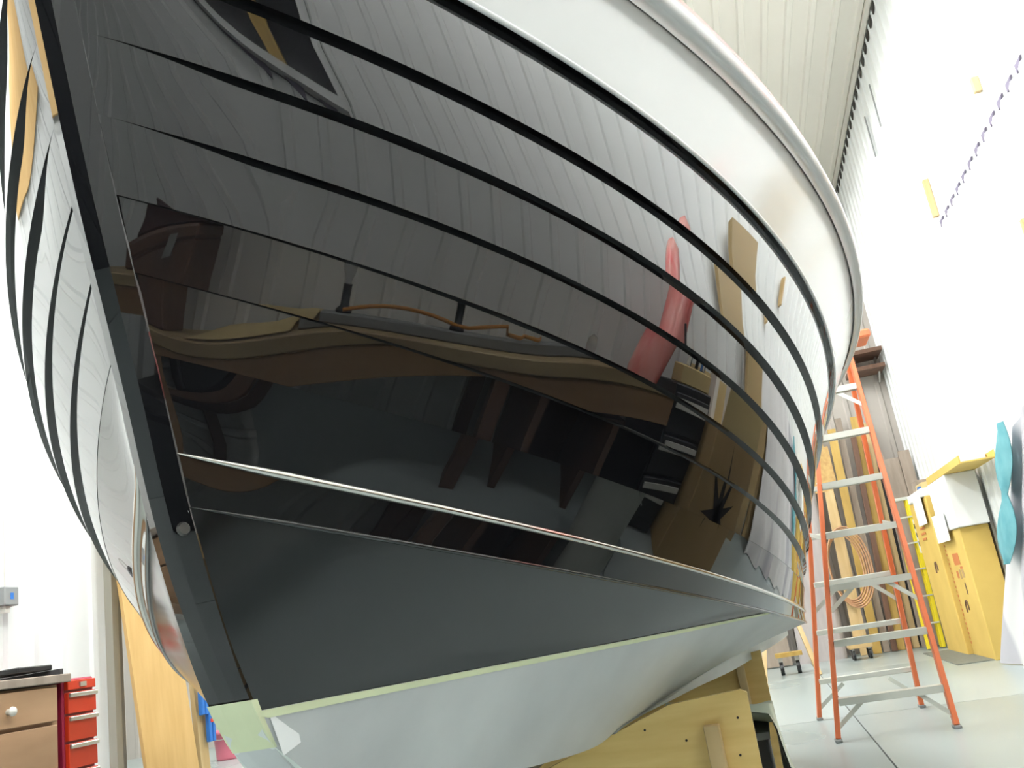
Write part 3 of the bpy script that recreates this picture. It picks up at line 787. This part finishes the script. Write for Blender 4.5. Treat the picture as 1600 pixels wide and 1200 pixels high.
for j in range(21):                                       # the teal patch: two spindle shapes one above the other
    v = j/20; z = 0.72+0.90*v; hw = 0.06+0.22*abs(math.sin(math.pi*(v*2.0))) * (1-0.35*v)
    yc = 7.15-0.62*(z-0.72)
    row = []
    for i in range(7):
        yy = yc+hw*(i/3-1); row.append(Vector((1.82-0.16*max(0.0, 1-z/1.6)**1.3-0.052+0.012*math.cos(i*1.1), yy, z)))
    rows.append(row)
q.grid(rows); q.grid([[p+Vector((0.004, 0, 0)) for p in r] for r in rows])
q.build('teal_patch', 'teal_cloth', ds, 'teal dyed patch')
MB().bb(1.88, 1.94, 4.6, 7.0, 0.0, 1.45).build('rack', 'pine', ds)

# ------------------------------------------------------------------ workbench on the right wall (seen mirrored in the hull)
bn = thing('workbench', 'long wooden workbench along the ribbed wall, mirrored in the black hull', 'workbench', (1.6, 0.9, 0))
for i in range(4):
    x0 = 1.30+0.165*i; MB().bb(x0, x0+0.163, -0.48, 2.36, 0.905, 0.945, 0.003).build('top_plank', 'bench_wood', bn)
MB().bb(1.31, 1.335, -0.47, 2.35, 0.82, 0.905, 0.002).build('apron', 'bench_wood_red', bn)
for y in (-0.42, 0.42, 1.42):
    for x in (1.35, 1.88): MB().bb(x-0.035, x+0.035, y-0.035, y+0.035, 0.0, 0.905).build('leg', 'wood_brown', bn)
MB().bb(1.86, 1.90, -0.42, 2.3, 0.30, 0.42).build('rear_stretcher', 'wood_brown', bn)
MB().bb(1.36, 1.88, 1.62, 1.66, 0.0, 0.79).build('pedestal_side', 'wood_brown', bn); MB().bb(1.36, 1.88, 2.05, 2.09, 0.0, 0.79).build('pedestal_side', 'wood_brown', bn)
MB().bb(1.86, 1.88, 1.66, 2.05, 0.0, 0.79).build('pedestal_back', 'wood_brown', bn); MB().bb(1.38, 1.86, 1.66, 2.05, 0.40, 0.42).build('pedestal_shelf', 'wood_brown', bn)
MB().bb(1.36, 1.88, 1.62, 2.09, 0.79, 0.80).build('pedestal_top', 'wood_brown', bn)
bx_ = thing('dark_bin', 'black bin pushed under the far end of the workbench', 'bin', (1.6, 0.1, 0))
MB().bb(1.42, 1.84, -0.30, 0.34, 0.0, 0.62, 0.01).build('body', 'black_plastic', bx_); MB().bb(1.41, 1.85, -0.31, 0.35, 0.62, 0.65, 0.006).build('lid', 'dark_grey_paint', bx_)
for (y0_, y1_, x0, x1, z0_, z1_, m, lab) in ((-0.40, -0.02, 1.48, 1.80, 0.946, 1.20, 'wood_brown', 'dark brown wooden tool case standing on the workbench'),
                                             (-0.28, 0.10, 1.52, 1.78, 1.201, 1.36, 'maroon_enamel', 'dark maroon steel tool box stacked on the brown tool case')):
    t = thing('tool_case', lab, 'tool box', ((x0+x1)/2, (y0_+y1_)/2, z0_))
    MB().bb(x0, x1, y0_, y1_, z0_, z1_-0.04, 0.006).build('body', m, t); MB().bb(x0-0.004, x1+0.004, y0_-0.004, y1_+0.004, z1_-0.04, z1_, 0.008).build('lid', m, t)
    for y in (y0_+0.09, y1_-0.09): MB().bb(x0-0.012, x0-0.004, y-0.015, y+0.015, z1_-0.07, z1_-0.02).build('latch', 'steel', t)
    ym = (y0_+y1_)/2; MB().tube([(x0-0.004, ym-0.05, z1_-0.10), (x0-0.03, ym-0.04, z1_-0.10), (x0-0.03, ym+0.04, z1_-0.10), (x0-0.004, ym+0.05, z1_-0.10)], 0.005, 6).build('handle', 'steel', t)
ps = MB(); rows = [[Vector((1.36+0.5*v, 0.13+0.40*u, 0.948+0.02*abs(math.sin(u*5)*math.sin(v*3)))) for v in (0, .33, .66, 1)] for u in [i/8 for i in range(9)]]
ps.grid(rows); ps.grid([[p+Vector((0, 0, 0.003)) for p in r] for r in rows]); tag(ps.build('paper_sheet', 'cardboard_flap'), 'curled sheet of tan paper lying on the workbench by the tool case', 'paper')
lr = thing('lamp_board', 'grey board with three clamp lamps lying along the workbench', 'lamp', (1.48, 1.2, 0.946))
MB().bb(1.43, 1.53, 0.55, 1.92, 0.946, 0.978, 0.004).build('board', 'grey_paint', lr)
for y in (0.64, 1.14, 1.80):
    o = MB().lathe((1.48, y, 0.978), [(0.0, 0.0), (0.034, 0.0), (0.034, 0.01), (0.018, 0.02), (0.018, 0.075), (0.021, 0.08), (0.0, 0.08)], 14).build('socket', 'black_plastic', lr)
    MB().lathe((1.48, y, 1.054), [(0.012, 0.0), (0.014, 0.015), (0.026, 0.04), (0.030, 0.06), (0.024, 0.082), (0.0, 0.092)], 16).build('bulb', 'glass_bulb', o)
cdl = [Vector((1.44+0.02*math.sin(i*0.9), 0.64+0.055*i, 0.988+0.03*abs(math.sin(i*0.33)))) for i in range(14)]+[Vector((1.46+0.05*math.cos(a*0.9), 1.38+0.012*a, 0.988)) for a in range(14)]
MB().tube(cdl, 0.006, 6).build('cord', 'orange_rubber', lr, 'orange cord')
# red plastic-wrapped roll leaning from the bench end
rr = MB(); rows = []
A0 = Vector((1.60, 2.16, 0.955)); A1 = Vector((1.68, 3.38, 2.58))
ax = (A1-A0).normalized(); px = Vector((1, 0, 0)); px = (px-ax*px.dot(ax)).normalized(); py = ax.cross(px)
for j in range(25):
    v = j/24; r = 0.02+0.088*min(1, (v/0.05))**0.6
    if v > 0.52: r *= 1-0.34*sstep((v-0.52)/0.12)
    if v > 0.95: r *= max(0.08, 1-(v-0.95)/0.05*0.9)
    row = []
    for i in range(21):
        a = 2*math.pi*i/20; rr_ = r*(1+0.06*math.sin(3*a+v*9)+0.03*math.sin(7*a+v*23)); row.append(A0+ax*((A1-A0).length*v)+px*(rr_*math.cos(a))+py*(rr_*math.sin(a)))
    rows.append(row)
rr.grid(rows)
tag(rr.build('wrapped_roll', 'red_plastic_wrap'), 'red roll in clear plastic wrap leaning up from the bench end', 'roll')
# black drawer cabinet
dc = thing('drawer_cabinet', 'black drawer cabinet with pale label strips at the end of the workbench', 'cabinet', (1.6, 2.56, 0))
MB().bb(1.40, 1.92, 2.40, 2.76, 0.0, 1.06, 0.004).build('body', 'black_plastic', dc)
for i in range(8):
    z = 0.05+0.124*i
    o = MB().bb(1.386, 1.40, 2.41, 2.75, z, z+0.114, 0.003).build('drawer', 'black_plastic', dc)
    MB().bb(1.376, 1.386, 2.43, 2.73, z+0.080, z+0.098).build('label_strip', 'white_plastic', o)
sb_ = thing('parts_clutter', 'bundle of tools and bottles in a low box on the black drawer cabinet', 'tools', (1.6, 2.56, 1.061))
MB().bb(1.42, 1.54, 2.44, 2.74, 1.061, 1.12, 0.004).build('box', 'cardboard_flap', sb_)
for (x, y, h, m) in ((1.45, 2.50, 0.16, 'white_plastic'), (1.47, 2.60, 0.46, 'black_plastic'), (1.51, 2.69, 0.14, 'blue_plastic'), (1.50, 2.55, 0.2, 'black_plastic'), (1.45, 2.66, 0.1, 'steel')):
    MB().cyl((x, y, 1.12), (x, y+0.03, 1.12+h), 0.014, 0.010, 10).build('tool', m, sb_)
# cardboard box with a black starburst
cbx = thing('starburst_box', 'brown cardboard box printed with a black starburst beside the drawer cabinet', 'carton', (1.5, 3.12, 0))
MB().bb(1.28, 1.80, 2.80, 3.46, 0.0, 0.98, 0.005).build('body', 'cardboard', cbx)
MB().prism([(1.276, 0.98), (1.282, 0.98), (1.24, 1.16), (1.234, 1.16)], 1, 2.82, 3.44).build('flap', 'cardboard_flap', cbx)
MB().prism([(1.798, 0.98), (1.804, 0.98), (1.86, 1.14), (1.855, 1.14)], 1, 2.82, 3.44).build('flap', 'cardboard_flap', cbx)
st = MB()
yc, zc = 3.13, 0.50
for i in range(9):
    a = i*2*math.pi/9+0.35; L = (0.29 if i % 2 else 0.21)
    if i in (2,): L = 0.38
    if i in (6, 7): L = 0.33
    d = Vector((0, math.cos(a), math.sin(a))); n = Vector((0, -d.z, d.y)); c = Vector((1.2775, yc, zc))
    pts = [c-n*0.034, c+d*L*0.5-n*0.017, c+d*L, c+d*L*0.45+n*0.015, c+n*0.034]
    st.add(pts, [(0, 1, 2, 3, 4)])
st.build('starburst_print', 'print_black', cbx, 'black starburst print')
for (y, h, lab) in ((2.98, 0.30, 'cream paper tube standing in the open starburst box'), (3.24, 0.24, 'short cream paper packet standing in the open starburst box')):
    tag(MB().beam((1.62, y, 0.982), (1.66, y+0.02, 0.982+h), 0.09, 0.05).build('paper_packet', 'paper_white'), lab, 'packet')
# white pail under the bench
pa = thing('white_pail', 'off-white plastic pail on the floor in front of the brown pedestal', 'bucket', (1.18, 2.2, 0))
MB().lathe((1.18, 2.22, 0), [(0.0, 0.0), (0.125, 0.0), (0.132, 0.02), (0.145, 0.34), (0.152, 0.34), (0.152, 0.37), (0.14, 0.37), (0.136, 0.34), (0.12, 0.03), (0.0, 0.03)], 24).build('body', 'white_plastic', pa)
MB().tube([(1.18+0.15*math.cos(a), 2.22+0.15*math.sin(a), 0.33-0.10*math.sin(a)) for a in [math.pi*i/10 for i in range(11)]], 0.003, 6).build('handle', 'steel', pa)
# tan door slab leaning on the wall past the box
tag(MB().beam((1.74, 3.95, 0.02), (1.90, 4.55, 2.75), 0.045, 0.46, side=Vector((1, 0, 0))).build('door_slab', 'tan_door'), 'tall tan door slab leaning on the ribbed wall past the starburst box', 'door')

# ------------------------------------------------------------------ left side: bench, tool chest, leaning plywood
lb = thing('tool_bench', 'tan wooden bench unit with a drawer and a door against the left wall', 'cabinet', (-3.25, 2.6, 0))
MB().bb(-3.47, -3.01, 1.6, 3.555, 0.0, 0.865).build('body', 'cabinet_wood', lb)
MB().bb(-3.49, -2.97, 1.55, 3.60, 0.87, 0.905, 0.003).build('top', 'wood_grey', lb)
for (ya, yb) in ((1.65, 2.26), (2.29, 2.90), (2.93, 3.53)):
    o = MB().bb(-3.01, -2.985, ya, yb, 0.715, 0.855, 0.003).build('drawer', 'cabinet_wood', lb)
    MB().lathe((-2.985, (ya+yb)/2+0.02, 0.78), [(0.0, 0.0), (0.012, 0.0), (0.010, 0.012), (0.02, 0.022), (0.018, 0.03), (0, 0.032)], 14, M=Matrix.Rotation(math.pi/2, 3, 'Y')).build('knob', 'white_plastic', o)
    o = MB().bb(-3.01, -2.988, ya, yb, 0.05, 0.70, 0.003).build('door', 'cabinet_wood', lb)
    MB().lathe((-2.988, ya+0.06, 0.60), [(0.0, 0.0), (0.010, 0.0), (0.008, 0.012), (0.016, 0.02), (0.0, 0.028)], 14, M=Matrix.Rotation(math.pi/2, 3, 'Y')).build('knob', 'bronze', o)
rc_ = thing('tool_chest', 'red steel tool chest with five drawers beside the tan bench', 'tool chest', (-3.2, 3.69, 0))
MB().bb(-3.45, -3.02, 3.60, 3.80, 0.03, 0.885, 0.006).build('body', 'dark_red_enamel', rc_)
for i, (za, zb) in enumerate(((0.835, 0.875), (0.735, 0.825), (0.62, 0.725), (0.505, 0.61), (0.39, 0.495), (0.10, 0.38))):
    o = MB().bb(-3.02, -2.998, 3.61, 3.79, za, zb, 0.002).build('drawer', 'red_enamel', rc_)
    if i: MB().bb(-2.998, -2.985, 3.61, 3.79, zb-0.022, zb-0.004, 0.003).build('pull', 'steel', o)
    else: MB().bb(-2.998, -2.99, 3.68, 3.72, za+0.01, zb-0.01).build('lock', 'steel', o)
for (x, y) in ((-3.40, 3.64), (-3.40, 3.76), (-3.06, 3.64), (-3.06, 3.76)): MB().cyl((x, y-0.012, 0.018), (x, y+0.012, 0.018), 0.018, n=10).build('caster', 'black_plastic', rc_)
MB().bb(-3.47, -3.0, 3.565, 3.585, 0.905, 0.93).build('bench_stop', 'dark_grey_paint', lb)
tg = thing('tape_dispenser', 'round dark tape reel on a green base on the tan bench', 'tape reel', (-3.15, 3.25, 0.906))
MB().cyl((-3.15, 3.215, 0.965), (-3.15, 3.255, 0.965), 0.05, n=20).build('reel', 'dark_grey_paint', tg); MB().tube([(-3.15, 3.235+0.03*math.cos(a), 1.035+0.03*math.sin(a)) for a in [2*math.pi*i/14 for i in range(14)]], 0.005, 6, closed=True).build('ring', 'steel', tg)
MB().bb(-3.21, -3.09, 3.17, 3.30, 0.906, 0.916, 0.003).build('base', 'green_plastic_sheet', tg)
tag(MB().bb(-3.30, -3.05, 3.38, 3.58, 0.931, 0.955, 0.004).build('sanding_block', 'black_plastic'), 'flat dark sanding block at the end of the tan bench', 'tool')
# switch box hanging on its cord
pb_ = thing('pull_switch', 'grey electrical switch box hanging on a thin white cord by the left wall', 'switch', (-3.42, 3.75, 1.26))
MB().bb(-3.49, -3.42, 3.71, 3.80, 1.27, 1.36, 0.005).build('box', 'grey_paint', pb_)
MB().tube([(-3.46, 3.755, 1.36), (-3.462, 3.75, 1.9), (-3.46, 3.752, 2.6), (-3.47, 3.75, 4.2)], 0.004, 6).build('cord', 'white_plastic', pb_); MB().bb(-3.47, -3.44, 3.735, 3.765, 1.24, 1.27).build('button', 'white_plastic', pb_)
MB().bb(-3.42, -3.418, 3.745, 3.765, 1.30, 1.33).build('mark', 'blue_plastic', pb_)
# leaning plywood, post with blue clamps, pink bucket
tag(MB().beam((-3.30, 4.83, 0.02), (-3.44, 4.62, 2.45), 0.02, 0.46, side=Vector((1, 0, 0))).build('plywood_sheet', 'plywood_pale'), 'tall golden plywood sheet leaning beside the door jamb', 'plywood')
tag(MB().beam((-3.36, 5.19, 0.008), (-3.44, 5.12, 2.4), 0.03, 0.09, side=Vector((1, 0, 0))).build('edge_board', 'pine'), 'narrow pine board leaning beside the tall plywood sheet', 'board')
for (y, za, zb, lab) in ((5.15, 0.60, 0.80, 'short blue clamp hanging on the narrow pine board'), (5.215, 0.44, 0.66, 'longer blue clamp hanging on the narrow pine board')):
    t = thing('blue_clamp', lab, 'clamp', (-3.3, y, za))
    for dy in (-0.018, 0.018): MB().bb(-3.345, -3.315, y+dy-0.014, y+dy+0.014, za, zb, 0.004).build('handle', 'blue_plastic', t)
    MB().bb(-3.35, -3.32, y-0.03, y+0.03, zb, zb+0.03, 0.004).build('jaw', 'steel', t); MB().bb(-3.344, -3.312, y-0.02, y+0.02, (za+zb)/2, (za+zb)/2+0.02).build('band', 'red_enamel', t)
bk = thing('pink_bucket', 'pink plastic bucket on the floor far behind the leaning plywood', 'bucket', (-5.72, 9.2, 0))
MB().lathe((-5.70, 9.25, 0), [(0.0, 0.0), (0.13, 0.0), (0.135, 0.02), (0.155, 0.26), (0.17, 0.26), (0.17, 0.30), (0.158, 0.30), (0.154, 0.27), (0.125, 0.03), (0, 0.03)], 24).build('body', 'pink_plastic', bk)
MB().tube([(-5.70+0.168*math.cos(a), 9.25-0.168*math.sin(a), 0.27-0.06*math.sin(a)) for a in [math.pi*i/10 for i in range(11)]], 0.004, 6).build('handle', 'steel', bk)
# golden plywood patches screwed high on the left wall
for (ya, yb, za, zb, lab) in ((1.3, 2.5, 2.75, 3.5, 'golden plywood patch screwed to the upper left wall above the bench'),):
    tag(MB().bb(XP+0.003, XP+0.021, ya, yb, za, zb, 0.002).build('plywood_patch', 'plywood_pale'), lab, 'plywood')
